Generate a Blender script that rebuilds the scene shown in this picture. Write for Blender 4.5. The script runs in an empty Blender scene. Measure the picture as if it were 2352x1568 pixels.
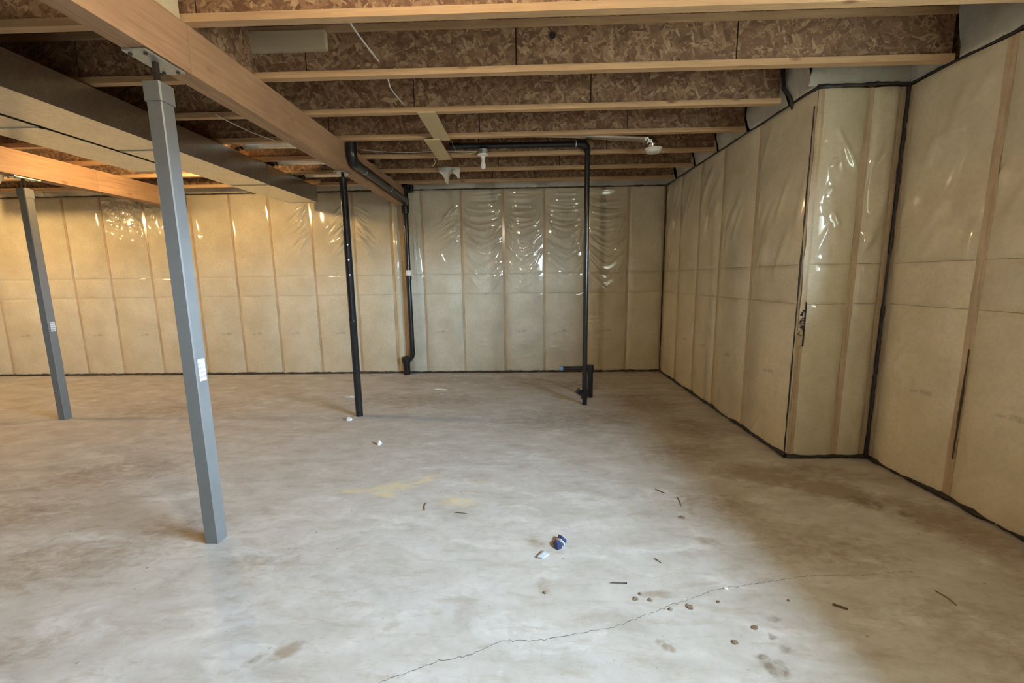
import bpy, bmesh, math, random
import numpy as np
from mathutils import Vector, Matrix

# ------------------------------------------------------------------ camera
S = bpy.context.scene
COL = S.collection
CAM = (964.9433, 0.15, -0.0281, -0.0137, 1.4463)          # focal px, pitch, yaw, roll, height (of a 2352 px wide frame)
def cam_axes():
    f, p, yw, rl, h = CAM
    fw = Vector((math.sin(yw)*math.cos(p), math.cos(yw)*math.cos(p), -math.sin(p)))
    r = fw.cross(Vector((0, 0, 1))).normalized(); u = r.cross(fw)
    return r*math.cos(rl)+u*math.sin(rl), -r*math.sin(rl)+u*math.cos(rl), fw
cr, cu, cf = cam_axes()
cd = bpy.data.cameras.new('camera'); cam = bpy.data.objects.new('camera', cd); COL.objects.link(cam)
cd.sensor_fit = 'HORIZONTAL'; cd.sensor_width = 36.0; cd.lens = CAM[0]/2352*36.0; cd.clip_start = 0.05
cam.matrix_world = Matrix(((cr.x, cu.x, -cf.x, 0), (cr.y, cu.y, -cf.y, 0), (cr.z, cu.z, -cf.z, CAM[4]), (0, 0, 0, 1)))
S.camera = cam

# ------------------------------------------------------------------ light and exposure
S.view_settings.view_transform = 'Standard'; S.view_settings.look = 'None'
S.view_settings.gamma = 1.0; S.view_settings.use_curve_mapping = False
S.view_settings.exposure = 0.0
W = bpy.data.worlds.new('daylight'); S.world = W; W.use_nodes = True
wn = W.node_tree; bg = wn.nodes['Background']
tc = wn.nodes.new('ShaderNodeTexCoord'); sp = wn.nodes.new('ShaderNodeSeparateXYZ'); wr = wn.nodes.new('ShaderNodeValToRGB')
wn.links.new(tc.outputs['Generated'], sp.inputs[0]); wn.links.new(sp.outputs[2], wr.inputs[0]); wn.links.new(wr.outputs[0], bg.inputs[0])
wr.color_ramp.elements[0].position = .0; wr.color_ramp.elements[0].color = (.10, .11, .10, 1)       # ground below the horizon
wr.color_ramp.elements[1].position = .06; wr.color_ramp.elements[1].color = (.60, .81, 1.0, 1)      # even overcast sky
SKY = 225.0
bg.inputs[1].default_value = SKY
BULB_NEAR, BULB_FAR, BULB_LEFT = 1230.0, 1600.0, 3200.0
S.cycles.max_bounces = 5; S.cycles.diffuse_bounces = 4; S.cycles.glossy_bounces = 2; S.cycles.transparent_max_bounces = 6
S.cycles.use_adaptive_sampling = True; S.cycles.adaptive_threshold = .09; S.cycles.adaptive_min_samples = 16; S.cycles.caustics_reflective = False; S.cycles.use_denoising = True
BULB_NEAR_COL, BULB_FAR_COL = (1.0, 0.82, 0.58), (1.0, 0.66, 0.29)
ad = bpy.data.lights.new('window_portal', 'AREA'); ad.shape = 'RECTANGLE'; ad.size = .84; ad.size_y = 2.3
ad.cycles.is_portal = True
ao = bpy.data.objects.new('window_portal', ad); COL.objects.link(ao)
ao.location = (3.27, .675, 2.0); ao.rotation_euler = (0, math.radians(90), 0)

# ------------------------------------------------------------------ helpers
rng = np.random.default_rng(7); random.seed(7)
LOC = {}
class MB:
    def __init__(s): s.v = []; s.f = []
    def quad(s, a, b, c, d):
        i = len(s.v); s.v += [a, b, c, d]; s.f.append((i, i+1, i+2, i+3)); return s
    def box(s, x0, x1, y0, y1, z0, z1, rz=0.0, bev=0.0):
        cx, cy = (x0+x1)/2, (y0+y1)/2; i = len(s.v)
        co, si = math.cos(rz), math.sin(rz)
        if bev <= 0:
            for z in (z0, z1):
                for x, y in ((x0, y0), (x1, y0), (x1, y1), (x0, y1)):
                    dx, dy = x-cx, y-cy
                    s.v.append((cx+dx*co-dy*si, cy+dx*si+dy*co, z))
            s.f += [(i+3, i+2, i+1, i), (i+4, i+5, i+6, i+7)] + [(i+k, i+(k+1) % 4, i+4+(k+1) % 4, i+4+k) for k in range(4)]
        else:
            ring = [(x0+bev, y0), (x1-bev, y0), (x1, y0+bev), (x1, y1-bev), (x1-bev, y1), (x0+bev, y1), (x0, y1-bev), (x0, y0+bev)]
            for z in (z0, z1):
                for x, y in ring:
                    dx, dy = x-cx, y-cy
                    s.v.append((cx+dx*co-dy*si, cy+dx*si+dy*co, z))
            s.f += [tuple(i+k for k in range(7, -1, -1)), tuple(i+8+k for k in range(8))] + [(i+k, i+(k+1) % 8, i+8+(k+1) % 8, i+8+k) for k in range(8)]
        return s
    def tube(s, pts, r, n=12, cap=True, flat=(1, 1)):
        pts = [Vector(p) for p in pts]; m = len(pts); rs = r if hasattr(r, '__len__') else [r]*m
        i0 = len(s.v); prev = None
        for k, p in enumerate(pts):
            t = (pts[min(k+1, m-1)]-pts[max(k-1, 0)]).normalized()
            if prev is None:
                a = Vector((0, 0, 1)) if abs(t.z) < .9 else Vector((1, 0, 0))
                e1 = t.cross(a).normalized()
            else:
                e1 = (prev-t*prev.dot(t)).normalized()
            prev = e1; e2 = t.cross(e1)
            for q in range(n):
                an = 2*math.pi*q/n
                s.v.append(tuple(p+e1*(rs[k]*flat[0]*math.cos(an))+e2*(rs[k]*flat[1]*math.sin(an))))
        for k in range(m-1):
            for q in range(n):
                a = i0+k*n+q; b = i0+k*n+(q+1) % n
                s.f.append((a, b, b+n, a+n))
        if cap:
            s.f.append(tuple(i0+q for q in range(n-1, -1, -1))); s.f.append(tuple(i0+(m-1)*n+q for q in range(n)))
        return s
    def lathe(s, c, prof, n=20):
        i0 = len(s.v)
        for r, z in prof:
            for q in range(n):
                an = 2*math.pi*q/n; s.v.append((c[0]+r*math.cos(an), c[1]+r*math.sin(an), c[2]+z))
        for k in range(len(prof)-1):
            for q in range(n):
                a = i0+k*n+q; b = i0+k*n+(q+1) % n; s.f.append((a, b, b+n, a+n))
        s.f.append(tuple(i0+q for q in range(n-1, -1, -1))); s.f.append(tuple(i0+(len(prof)-1)*n+q for q in range(n)))
        return s
def link(name, mb, mat, parent=None, smooth=False, fix=True):
    me = bpy.data.meshes.new(name); off = LOC.get(parent.name, (0, 0, 0)) if parent else (0, 0, 0)
    me.from_pydata([(a-off[0], b-off[1], c-off[2]) for a, b, c in mb.v], [], mb.f)
    if fix:
        bm = bmesh.new(); bm.from_mesh(me); bmesh.ops.recalc_face_normals(bm, faces=bm.faces); bm.to_mesh(me); bm.free()
    me.materials.append(mat)
    if smooth:
        me.shade_smooth()
        try: me.set_sharp_from_angle(angle=math.radians(40))
        except Exception: pass
    o = bpy.data.objects.new(name, me); COL.objects.link(o)
    if parent: o.parent = parent; LOC[o.name] = off
    return o
def tag(o, label=None, cat=None, group=None, kind=None):
    if label: o['label'] = label
    if cat: o['category'] = cat
    if group: o['group'] = group
    if kind: o['kind'] = kind
    return o
def thing(name, loc, label, cat, group=None):
    o = bpy.data.objects.new(name, None); o.empty_display_size = .1; COL.objects.link(o); o.location = loc
    LOC[o.name] = tuple(loc); return tag(o, label, cat, group)
def own(name, mb, mat, label, cat, group=None, smooth=False):      # a thing that is one mesh, its origin at its base
    xs = np.array(mb.v); c = (float(xs[:, 0].mean()), float(xs[:, 1].mean()), float(xs[:, 2].min()))
    mb.v = [(a-c[0], b-c[1], d-c[2]) for a, b, d in mb.v]
    o = link(name, mb, mat, None, smooth); o.location = c
    return tag(o, label, cat, group)
def arc(c, e1, e2, r, a0, a1, n=7):
    c, e1, e2 = Vector(c), Vector(e1), Vector(e2)
    return [tuple(c+e1*(r*math.cos(a0+(a1-a0)*k/n))+e2*(r*math.sin(a0+(a1-a0)*k/n))) for k in range(n+1)]

# ------------------------------------------------------------------ materials
class NT:
    def __init__(s, name, base=(.5, .5, .5), rough=.6, metal=0.0, **kw):
        s.m = bpy.data.materials.new(name); s.m.use_nodes = True; s.t = s.m.node_tree; s.n = s.t.nodes
        s.b = s.n['Principled BSDF']; s.set(s.b, 'Base Color', (*base, 1)); s.set(s.b, 'Roughness', rough); s.set(s.b, 'Metallic', metal)
        for k, v in kw.items(): s.set(s.b, k.replace('_', ' '), v)
        s.geo = s.n.new('ShaderNodeNewGeometry'); s.pos = s.geo.outputs['Position']
    def set(s, node, k, v):
        if hasattr(v, 'is_output') or isinstance(v, bpy.types.NodeSocket): s.t.links.new(v, node.inputs[k])
        else: node.inputs[k].default_value = v
    def map(s, vec, scale=(1, 1, 1), rot=(0, 0, 0), loc=(0, 0, 0)):
        n = s.n.new('ShaderNodeMapping'); s.set(n, 'Vector', vec); n.inputs['Scale'].default_value = scale; n.inputs['Rotation'].default_value = rot
        if isinstance(loc, bpy.types.NodeSocket): s.set(n, 'Location', loc)
        else: n.inputs['Location'].default_value = loc
        return n.outputs[0]
    def noise(s, vec, scale, detail=4, rough=.55, dist=0.0):
        n = s.n.new('ShaderNodeTexNoise'); s.set(n, 'Vector', vec); n.inputs['Scale'].default_value = scale
        n.inputs['Detail'].default_value = detail; n.inputs['Roughness'].default_value = rough; n.inputs['Distortion'].default_value = dist
        return n.outputs['Fac']
    def voro(s, vec, scale, feature='F1'):
        n = s.n.new('ShaderNodeTexVoronoi'); s.set(n, 'Vector', vec); n.inputs['Scale'].default_value = scale; n.feature = feature
        return n
    def ramp(s, fac, stops, interp='LINEAR'):
        n = s.n.new('ShaderNodeValToRGB'); s.set(n, 'Fac', fac); cr_ = n.color_ramp; cr_.interpolation = interp
        while len(cr_.elements) < len(stops): cr_.elements.new(.5)
        for e, (p, c) in zip(cr_.elements, stops): e.position = p; e.color = (*c, 1) if len(c) == 3 else c
        return n.outputs['Color']
    def mix(s, fac, a, b, mode='MIX'):
        n = s.n.new('ShaderNodeMix'); n.data_type = 'RGBA'; n.blend_type = mode
        s.set(n, 0, fac); 
        for i, v in ((6, a), (7, b)):
            if isinstance(v, bpy.types.NodeSocket): s.t.links.new(v, n.inputs[i])
            else: n.inputs[i].default_value = (*v, 1)
        return n.outputs[2]
    def math(s, op, a, b=0.0, clamp=False):
        n = s.n.new('ShaderNodeMath'); n.operation = op; n.use_clamp = clamp; s.set(n, 0, a); s.set(n, 1, b); return n.outputs[0]
    def bump(s, h, strength=.3, dist=.01, nm=None):
        n = s.n.new('ShaderNodeBump'); s.set(n, 'Height', h); n.inputs['Strength'].default_value = strength; n.inputs['Distance'].default_value = dist
        s.t.links.new(n.outputs[0], s.b.inputs['Normal']); return n.outputs[0]
    def attr(s, name):
        n = s.n.new('ShaderNodeAttribute'); n.attribute_name = name; return n.outputs['Color']
    def sep(s, c):
        n = s.n.new('ShaderNodeSeparateColor'); s.set(n, 0, c); return n.outputs
    def rand(s):
        n = s.n.new('ShaderNodeObjectInfo'); return n.outputs['Random']
    def offset(s, k=7.0):
        r = s.rand(); n = s.n.new('ShaderNodeCombineXYZ')
        s.set(n, 0, s.math('MULTIPLY', r, k*3.1)); s.set(n, 1, s.math('MULTIPLY', r, k)); s.set(n, 2, s.math('MULTIPLY', r, k*1.7)); return n.outputs[0]

def wood(name, axis, lo, hi, knot=(.22, .11, .05), rough=.65, coat=0.0, knots=True):
    t = NT(name, hi, rough)
    sc = [14.0, 14.0, 14.0]; sc[axis] = .9
    off = t.offset(); p = t.map(t.pos, tuple(sc), loc=off)
    g = t.noise(p, 2.2, 5, .6, 1.2)
    col = t.ramp(g, [(.28, lo), (.5, tuple((a+b)/2 for a, b in zip(lo, hi))), (.72, hi)])
    sc2 = [5.0, 5.0, 5.0]; sc2[axis] = 2.2
    kn = t.voro(t.map(t.pos, tuple(sc2), loc=off), 1.15)
    if knots:
        kf = t.ramp(kn.outputs['Distance'], [(.05, (1, 1, 1)), (.13, (0, 0, 0))]); col = t.mix(kf, col, knot)
    big = t.noise(t.map(t.pos, (1, 1, 1), loc=off), 2.4, 3)
    col = t.mix(t.ramp(big, [(.3, (0, 0, 0)), (.75, (.5, .5, .5))]), col, tuple(a*.72 for a in lo))
    t.set(t.b, 'Base Color', col); t.bump(g, .25, .004)
    if coat: t.set(t.b, 'Coat Weight', coat); t.set(t.b, 'Coat Roughness', .16)
    return t.m

def osb(name, plane='xz', dark=(.145, .07, .034), mid=(.295, .162, .085), lite=(.49, .335, .19)):
    t = NT(name, mid, .7); off = t.offset(5)
    base = t.map(t.pos, (1, 1, 1), loc=off); outs = []
    for k, (an, st) in enumerate(((62, 5), (118, 4.5), (25, 5), (88, 4))):
        rot = (0, math.radians(an), 0) if plane == 'xz' else (0, 0, math.radians(an))
        n1 = t.n.new('ShaderNodeVectorMath'); n1.operation = 'ADD'
        t.set(n1, 0, base); n1.inputs[1].default_value = (k*3.7, k*1.3, k*2.1)
        w = t.n.new('ShaderNodeTexNoise'); t.set(w, 'Vector', base); w.inputs['Scale'].default_value = 6; w.inputs['Detail'].default_value = 2
        n2 = t.n.new('ShaderNodeVectorMath'); n2.operation = 'MULTIPLY_ADD'; t.set(n2, 0, w.outputs['Color']); n2.inputs[1].default_value = (.06, .06, .06); t.set(n2, 2, n1.outputs[0])
        sc = (st, 3, 1) if plane == 'xz' else (st, 1, 3)
        v = t.voro(t.map(t.map(n2.outputs[0], rot=rot), (st, 3, 1.0)), 8.5)
        outs.append((t.sep(v.outputs['Color'])[0], v.outputs['Distance']))
    sel = t.noise(base, 26, 3)
    f = t.mix(t.ramp(sel, [(.44, (0, 0, 0)), (.47, (1, 1, 1))]), outs[0][0], outs[1][0])
    sel2 = t.noise(t.map(base, loc=(9, 4, 2)), 20, 3)
    f = t.mix(t.ramp(sel2, [(.5, (0, 0, 0)), (.53, (1, 1, 1))]), f, outs[2][0])
    f = t.mix(t.ramp(t.noise(t.map(base, loc=(2, 14, 8)), 17, 3), [(.56, (0, 0, 0)), (.58, (1, 1, 1))]), f, outs[3][0])
    fine = t.noise(t.map(base, (3, 3, 1)), 60, 3)
    col = t.ramp(f, [(.0, dark), (.3, tuple(.7*m_ for m_ in mid)), (.6, mid), (.84, tuple(.5*(a+b) for a, b in zip(mid, lite))), (1, lite)])
    col = t.mix(t.ramp(fine, [(.35, (.35, .35, .35)), (.6, (0, 0, 0))]), col, dark)
    t.set(t.b, 'Base Color', col); t.bump(f, .25, .003)
    return t.m

def film(name, lo, hi, coat=.9, crough=.085, stud=False):
    t = NT(name, hi, .6)
    off = t.offset(3)
    p = t.map(t.pos, (1, 1, 1), loc=off)
    n1 = t.noise(p, 3.2, 3, .55); n2 = t.noise(p, 38, 2, .6)
    col = t.ramp(n1, [(.3, lo), (.7, hi)])
    col = t.mix(t.ramp(n2, [(.4, (0, 0, 0)), (.8, (.35, .35, .35))]), col, tuple(a*.72 for a in lo))
    if stud:
        n3 = t.noise(t.map(p, (22, 22, 1.2)), 2.0, 4); col = t.mix(t.ramp(n3, [(.35, (.5, .5, .5)), (.6, (0, 0, 0))]), col, tuple(a*.6 for a in lo))
    pr = t.sep(t.attr('print'))
    ink = t.math('MULTIPLY', pr[0], t.ramp(t.noise(t.pos, 90, 2), [(.3, (.35, .35, .35)), (.6, (1, 1, 1))]))
    col = t.mix(ink, col, (.16, .13, .10))
    t.set(t.b, 'Base Color', col)
    t.set(t.b, 'Coat Weight', coat); t.set(t.b, 'Coat Roughness', crough); t.set(t.b, 'Coat IOR', 1.68); t.set(t.b, 'Specular IOR Level', .15)
    fine = t.noise(t.map(p, (1, 1, .6)), 14, 2, .5)
    t.bump(fine, .16, .012)
    return t.m

M = {}
M['batt'] = film('film_over_insulation', (.565, .505, .365), (.69, .63, .485))
M['batt_grey'] = film('film_over_pale_insulation', (.54, .50, .395), (.68, .64, .52))
M['stud'] = film('film_over_stud', (.49, .375, .245), (.60, .475, .325), .7, .16, True)
M['rim'] = film('film_over_rim', (.50, .48, .40), (.62, .59, .51), .85, .16)
M['osb'] = osb('oriented_strand_board')
M['osb_floor'] = osb('subfloor_board', 'xy')
M['flange'] = wood('flange_lumber', 0, (.46, .28, .14), (.64, .43, .24), (.20, .10, .05))
M['beam'] = wood('beam_lumber', 1, (.34, .195, .11), (.52, .325, .19), (.24, .11, .05))
M['studwood'] = wood('bare_stud', 2, (.48, .32, .18), (.62, .44, .27))
M['filler'] = wood('pale_board', 0, (.52, .43, .28), (.62, .53, .36), knots=False)
M['strap'] = wood('pale_strapping', 1, (.56, .44, .24), (.66, .54, .31), knots=False)
def simple(name, col, rough=.5, metal=0.0, vary=.12, scale=9, bump=0.0, **kw):
    t = NT(name, col, rough, metal, **kw); n = t.noise(t.pos, scale, 5)
    t.set(t.b, 'Base Color', t.ramp(n, [(.3, tuple(c*(1-vary) for c in col)), (.7, tuple(min(1, c*(1+vary)) for c in col))]))
    if bump: t.bump(t.noise(t.pos, scale*6, 3), bump, .003)
    return t.m
M['seal'] = simple('black_sealant', (.022, .018, .02), .42, bump=.4)
M['sealbrown'] = simple('dusty_sealant', (.06, .042, .032), .6, bump=.4)
M['post'] = simple('grey_enamel', (.17, .172, .17), .42, vary=.06)
M['black'] = simple('black_enamel', (.014, .014, .016), .22, vary=.3)
M['screw'] = simple('dark_screw_steel', (.06, .045, .035), .5, .6)
M['zinc'] = simple('zinc_plate', (.50, .53, .52), .42, .7, scale=14)
M['abs'] = simple('black_drain_plastic', (.012, .012, .014), .3, vary=.4)
M['white'] = simple('white_plastic', (.80, .79, .76), .4, vary=.03)
M['bulb'] = simple('frosted_bulb', (.86, .86, .86), .25, vary=.02)
M['cable'] = simple('white_cable_jacket', (.62, .60, .57), .5)
M['yellowcable'] = simple('yellow_cable_jacket', (.62, .50, .22), .5)
M['concretewall'] = simple('foundation_wall', (.42, .40, .37), .9)
M['dark'] = simple('dark_hollow', (.02, .016, .013), .9)
M['blue'] = simple('navy_wrapper_foil', (.035, .06, .16), .35, vary=.35, scale=60)
M['clear'] = simple('clear_wrapper', (.50, .53, .57), .2)
M['paper'] = simple('white_scrap', (.85, .85, .84), .7)
M['nail'] = simple('nail_steel', (.16, .13, .12), .45, .6)
M['twig'] = simple('twig_brown', (.14, .095, .05), .8, scale=80)
M['crackline'] = simple('crack_dark_line', (.13, .11, .095), .95)
M['dirt'] = simple('dried_mud', (.27, .20, .14), .95, vary=.3, scale=90, bump=.6)
M['fleece'] = simple('white_insulation_scrap', (.66, .64, .58), .85, scale=30, bump=.5)
M['bluecap'] = simple('blue_cap', (.16, .27, .42), .5)
def galv():
    t = NT('galvanised_steel', (.60, .60, .57), .30, 1.0)
    v = t.voro(t.pos, 55); c = t.ramp(t.sep(v.outputs['Color'])[0], [(0, (.62, .615, .58)), (1, (.76, .755, .72))])
    n = t.noise(t.pos, 5, 4); t.set(t.b, 'Base Color', t.mix(t.ramp(n, [(.4, (0, 0, 0)), (.75, (.5, .5, .5))]), c, (.55, .53, .49)))
    t.set(t.b, 'Roughness', t.math('MULTIPLY_ADD', n, .25)); t.b.inputs['Roughness'].default_value = .30
    for l in list(t.t.links):
        if l.to_socket == t.b.inputs['Roughness']: t.t.links.remove(l)
    t.bump(t.noise(t.pos, 4, 2), .12, .02)
    return t.m
M['galv'] = galv()
M['shiny'] = simple('bright_galvanised_steel', (.75, .76, .77), .18, 1.0, vary=.08)
def emit(name, col, power):
    t = NT(name, (.9, .9, .9), .4); t.set(t.b, 'Emission Color', (*col, 1)); t.set(t.b, 'Emission Strength', power); return t.m
M['lit_near'] = emit('glowing_bulb_near', BULB_NEAR_COL, BULB_NEAR)
M['lit_far'] = emit('glowing_bulb_far', BULB_FAR_COL, BULB_FAR)
M['lit_left'] = emit('glowing_bulb_left', BULB_FAR_COL, BULB_LEFT)
def pane():
    t = NT('window_glass', (1, 1, 1), .02); n = t.n
    tr = n.new('ShaderNodeBsdfTransparent'); gl = n.new('ShaderNodeBsdfGlossy'); gl.inputs['Roughness'].default_value = .03
    mx = n.new('ShaderNodeMixShader'); mx.inputs[0].default_value = .08
    t.t.links.new(tr.outputs[0], mx.inputs[1]); t.t.links.new(gl.outputs[0], mx.inputs[2])
    t.t.links.new(mx.outputs[0], n['Material Output'].inputs['Surface']); return t.m
M['pane'] = pane()
def sticker():
    t = NT('printed_label', (.7, .7, .72), .5); z = t.n.new('ShaderNodeSeparateXYZ'); t.set(z, 0, t.pos)
    rows = t.math('FRACT', t.math('MULTIPLY', z.outputs[2], 42.0))
    ink = t.ramp(rows, [(.5, (0, 0, 0)), (.62, (1, 1, 1))]); brk = t.ramp(t.noise(t.map(t.pos, (3, 3, .6)), 60, 2), [(.40, (0, 0, 0)), (.5, (.85, .85, .85))])
    t.set(t.b, 'Base Color', t.mix(t.math('MULTIPLY', ink, brk), (.66, .66, .69), (.25, .24, .27))); return t.m
M['sticker'] = sticker()
def concrete():
    t = NT('troweled_concrete', (.55, .53, .50), .62); p = t.pos
    big = t.noise(p, .9, 5, .6); mid = t.noise(t.map(p, (1, 1.8, 1), (0, 0, .5)), 3.4, 6, .62, .5); fine = t.noise(p, 22, 6, .65); grit = t.noise(p, 130, 3)
    col = t.ramp(mid, [(.25, (.37, .34, .295)), (.42, (.50, .475, .435)), (.58, (.575, .555, .525)), (.75, (.68, .665, .64))])
    col = t.mix(t.ramp(big, [(.35, (0, 0, 0)), (.7, (.45, .45, .45))]), col, (.50, .455, .39))
    pale = t.ramp(t.noise(t.map(p, (1.2, 2.6, 1), (0, 0, -.4)), 2.1, 5, .6, .8), [(.56, (0, 0, 0)), (.7, (.55, .55, .55))]); col = t.mix(pale, col, (.74, .73, .70))
    col = t.mix(t.ramp(fine, [(.32, (.3, .3, .3)), (.5, (0, 0, 0))]), col, (.38, .335, .275))
    streak = t.noise(t.map(p, (1.0, 3.4, 1), (0, 0, -.55)), 5.0, 6, .70, .35)
    col = t.mix(t.ramp(streak, [(.53, (0, 0, 0)), (.70, (.65, .65, .65))]), col, (.39, .325, .245))
    st = t.sep(t.attr('stain'))
    brk = t.noise(t.map(p, (1.4, 2.4, 1), (0, 0, -.35)), 8.5, 6, .66, .6)
    def amount(ch, sharp): return t.ramp(t.math('ADD', ch, t.math('SUBTRACT', brk, .75)), [(.0, (0, 0, 0)), (sharp, (1, 1, 1))])
    col = t.mix(t.math('MULTIPLY', amount(st[0], .35), .75), col, (.30, .225, .15))
    col = t.mix(t.math('MULTIPLY', t.math('MULTIPLY', amount(st[1], .3), t.ramp(streak, [(.40, (0, 0, 0)), (.56, (1, 1, 1))])), .7), col, (.74, .62, .34))
    col = t.mix(t.math('MULTIPLY', t.math('MULTIPLY', amount(st[2], .3), t.ramp(fine, [(.36, (.2, .2, .2)), (.56, (1, 1, 1))])), .85), col, (.22, .17, .115))
    spot = t.voro(p, 13); sp = t.ramp(spot.outputs['Distance'], [(.05, (1, 1, 1)), (.10, (0, 0, 0))])
    keep = t.ramp(t.sep(spot.outputs['Color'])[1], [(.80, (0, 0, 0)), (.82, (.8, .8, .8))])
    col = t.mix(t.math('MULTIPLY', sp, keep), col, (.27, .215, .16))
    spot2 = t.voro(t.map(p, loc=(3, 5, 0)), 34); sp2 = t.ramp(spot2.outputs['Distance'], [(.06, (1, 1, 1)), (.14, (0, 0, 0))])
    keep2 = t.ramp(t.sep(spot2.outputs['Color'])[1], [(.84, (0, 0, 0)), (.86, (.7, .7, .7))])
    col = t.mix(t.math('MULTIPLY', sp2, keep2), col, (.33, .28, .22))
    t.set(t.b, 'Base Color', col); t.set(t.b, 'Roughness', t.ramp(mid, [(.3, (.72, .72, .72)), (.7, (.5, .5, .5))])); t.set(t.b, 'Specular IOR Level', .35)
    t.bump(t.math('ADD', t.math('MULTIPLY', mid, 1.0), t.math('ADD', t.math('MULTIPLY', fine, .25), t.math('MULTIPLY', grit, .06))), .3, .012)
    return t.m
M['concrete'] = concrete()

# ------------------------------------------------------------------ room shell
XL, YF, YB, XA, YS, XC, H, ZT = -9.0, -2.5, 6.378, 2.086, 3.236, 2.71, 2.74, 3.045

# floor: a fine grid that carries the stain map
gx = np.concatenate([np.arange(XL-.5, XL, .25), np.arange(XL, XC+.9, .022)]); gy = np.concatenate([np.arange(YF-.5, .95, .25), np.arange(.95, YB+.1, .022), [YB+.25, YB+.45]])
X, Y = np.meshgrid(gx, gy); nx, ny = len(gx), len(gy)
me = bpy.data.meshes.new('floor')
vv = np.stack([X.ravel(), Y.ravel(), np.zeros(X.size)], 1)
a = (np.arange(ny-1)[:, None]*nx+np.arange(nx-1)[None, :]).ravel()
def grid_mesh(me, vv, faces):
    me.vertices.add(len(vv)); me.vertices.foreach_set('co', vv.astype(np.float32).ravel())
    me.loops.add(faces.size); me.loops.foreach_set('vertex_index', faces.astype(np.int32).ravel())
    me.polygons.add(len(faces)); me.polygons.foreach_set('loop_start', np.arange(0, faces.size, 4, dtype=np.int32))
    me.update(calc_edges=True)
grid_mesh(me, vv, np.stack([a, a+1, a+1+nx, a+nx], 1))
def blob(cx, cy, rx, ry, an=0.0, k=1.0):
    dx, dy = X-cx, Y-cy; c, s_ = math.cos(an), math.sin(an)
    d = np.sqrt(((dx*c+dy*s_)/rx)**2+((-dx*s_+dy*c)/ry)**2); return k*np.clip(1.35-d, 0, 1)
br = np.zeros_like(X); ye = np.zeros_like(X); dk = np.zeros_like(X)
for q in ((-.957, 1.425, .10, .05, .6, .55), (.086, 1.80, .05, .09, .3, .45), (.05, 2.13, .10, .05, -.5, .45), (1.75, 2.95, .45, .25, -.2, .62), (2.06, 2.72, .35, .2, -.4, .7),
          (1.35, 3.35, .5, .3, .1, .5), (1.6, 3.9, .4, .5, 0, .5), (2.45, 2.3, .25, .4, .2, .6), (1.4, 4.7, .5, .6, 0, .5), (.3, 5.6, 1.4, .5, 0, .42), (-1.0, 5.9, 1.6, .35, 0, .4), (.55, 1.48, .06, .02, -.8, .8),
          (-1.38, 1.96, .3, .2, .3, .35), (-2.1, 2.3, .4, .3, .2, .36), (-3.2, 3.0, .8, .4, .2, .42), (-4.0, 4.6, 1.2, .5, 0, .4), (1.9, 1.5, .5, .4, -.4, .42), (.60, 1.75, .1, .04, .1, .5), (1.0, 2.15, .12, .05, -.3, .5), (2.35, 1.6, .25, .4, 0, .5), (-2.6, 1.9, .9, .35, .25, .45), (-3.4, 2.3, .8, .4, .3, .45), (-2.2, 1.35, .5, .15, .4, .45), (1.2, 2.5, .4, .3, -.2, .46), (1.6, 2.1, .5, .3, -.2, .46), (2.2, 3.0, .4, .2, -.3, .5), (.6, 4.2, 1.2, .5, .1, .44), (-1.2, 4.9, 1.5, .4, 0, .43)):
    br = np.maximum(br, blob(*q))
for q in ((-.90, 2.76, .22, .10, .3, .62), (-.98, 2.66, .14, .05, -.4, .7), (-.75, 2.86, .2, .08, .6, .5), (-.42, 2.58, .16, .12, 0, .55), (-.30, 2.82, .12, .04, 0, .55), (-1.15, 2.7, .2, .05, 0, .5)):
    ye = np.maximum(ye, blob(*q))
for q in ((.924, 1.385, .055, .045, -.4, .8), (.90, 1.43, .04, .02, .3, .7), (1.02, 1.47, .04, .03, 0, .5), (1.05, 1.615, .035, .02, 0, .8), (.995, 1.53, .02, .015, 0, .8), (2.17, 2.55, .12, .1, -.6, .6), (2.3, 2.42, .06, .05, .4, .55), (-1.05, 1.40, .05, .03, .5, .55)):
    dk = np.maximum(dk, blob(*q))
ca = me.color_attributes.new('stain', 'FLOAT_COLOR', 'POINT')
ca.data.foreach_set('color', np.stack([br.ravel(), ye.ravel(), dk.ravel(), np.ones(br.size)], 1).astype(np.float32).ravel())
me.materials.append(M['concrete']); floor = bpy.data.objects.new('floor', me); COL.objects.link(floor)
tag(floor, 'stained grey concrete slab floor with a hairline crack', kind='structure')
# the crack: a thin jagged dark ribbon laid on the slab
cp = [(-.62, 1.28), (-.537, 1.309), (-.349, 1.395), (-.211, 1.431), (-.104, 1.492), (.072, 1.502), (.216, 1.531), (.365, 1.566), (.552, 1.648), (.652, 1.691), (.776, 1.739), (.885, 1.786), (1.007, 1.81), (1.236, 1.855), (1.375, 1.88), (1.629, 1.888), (1.906, 1.921)]
mb = MB(); prev = None; pts = []
for (x0, y0), (x1, y1) in zip(cp, cp[1:]):
    m_ = max(3, int(math.hypot(x1-x0, y1-y0)/.012))
    for k in range(m_):
        t_ = k/m_; pts.append((x0+(x1-x0)*t_+random.uniform(-.002, .002), y0+(y1-y0)*t_+random.gauss(0, .0028)))
for k, (x, y) in enumerate(pts):
    w_ = random.uniform(.0007, .0015)*(1-.6*max(0, k/len(pts)-.6))
    mb.v += [(x, y-w_, .0006), (x, y+w_, .0006)]
    if k: i = 2*k; mb.f.append((i-2, i, i+1, i-1))
link('crack', mb, M['crackline'], floor, fix=False)

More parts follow.
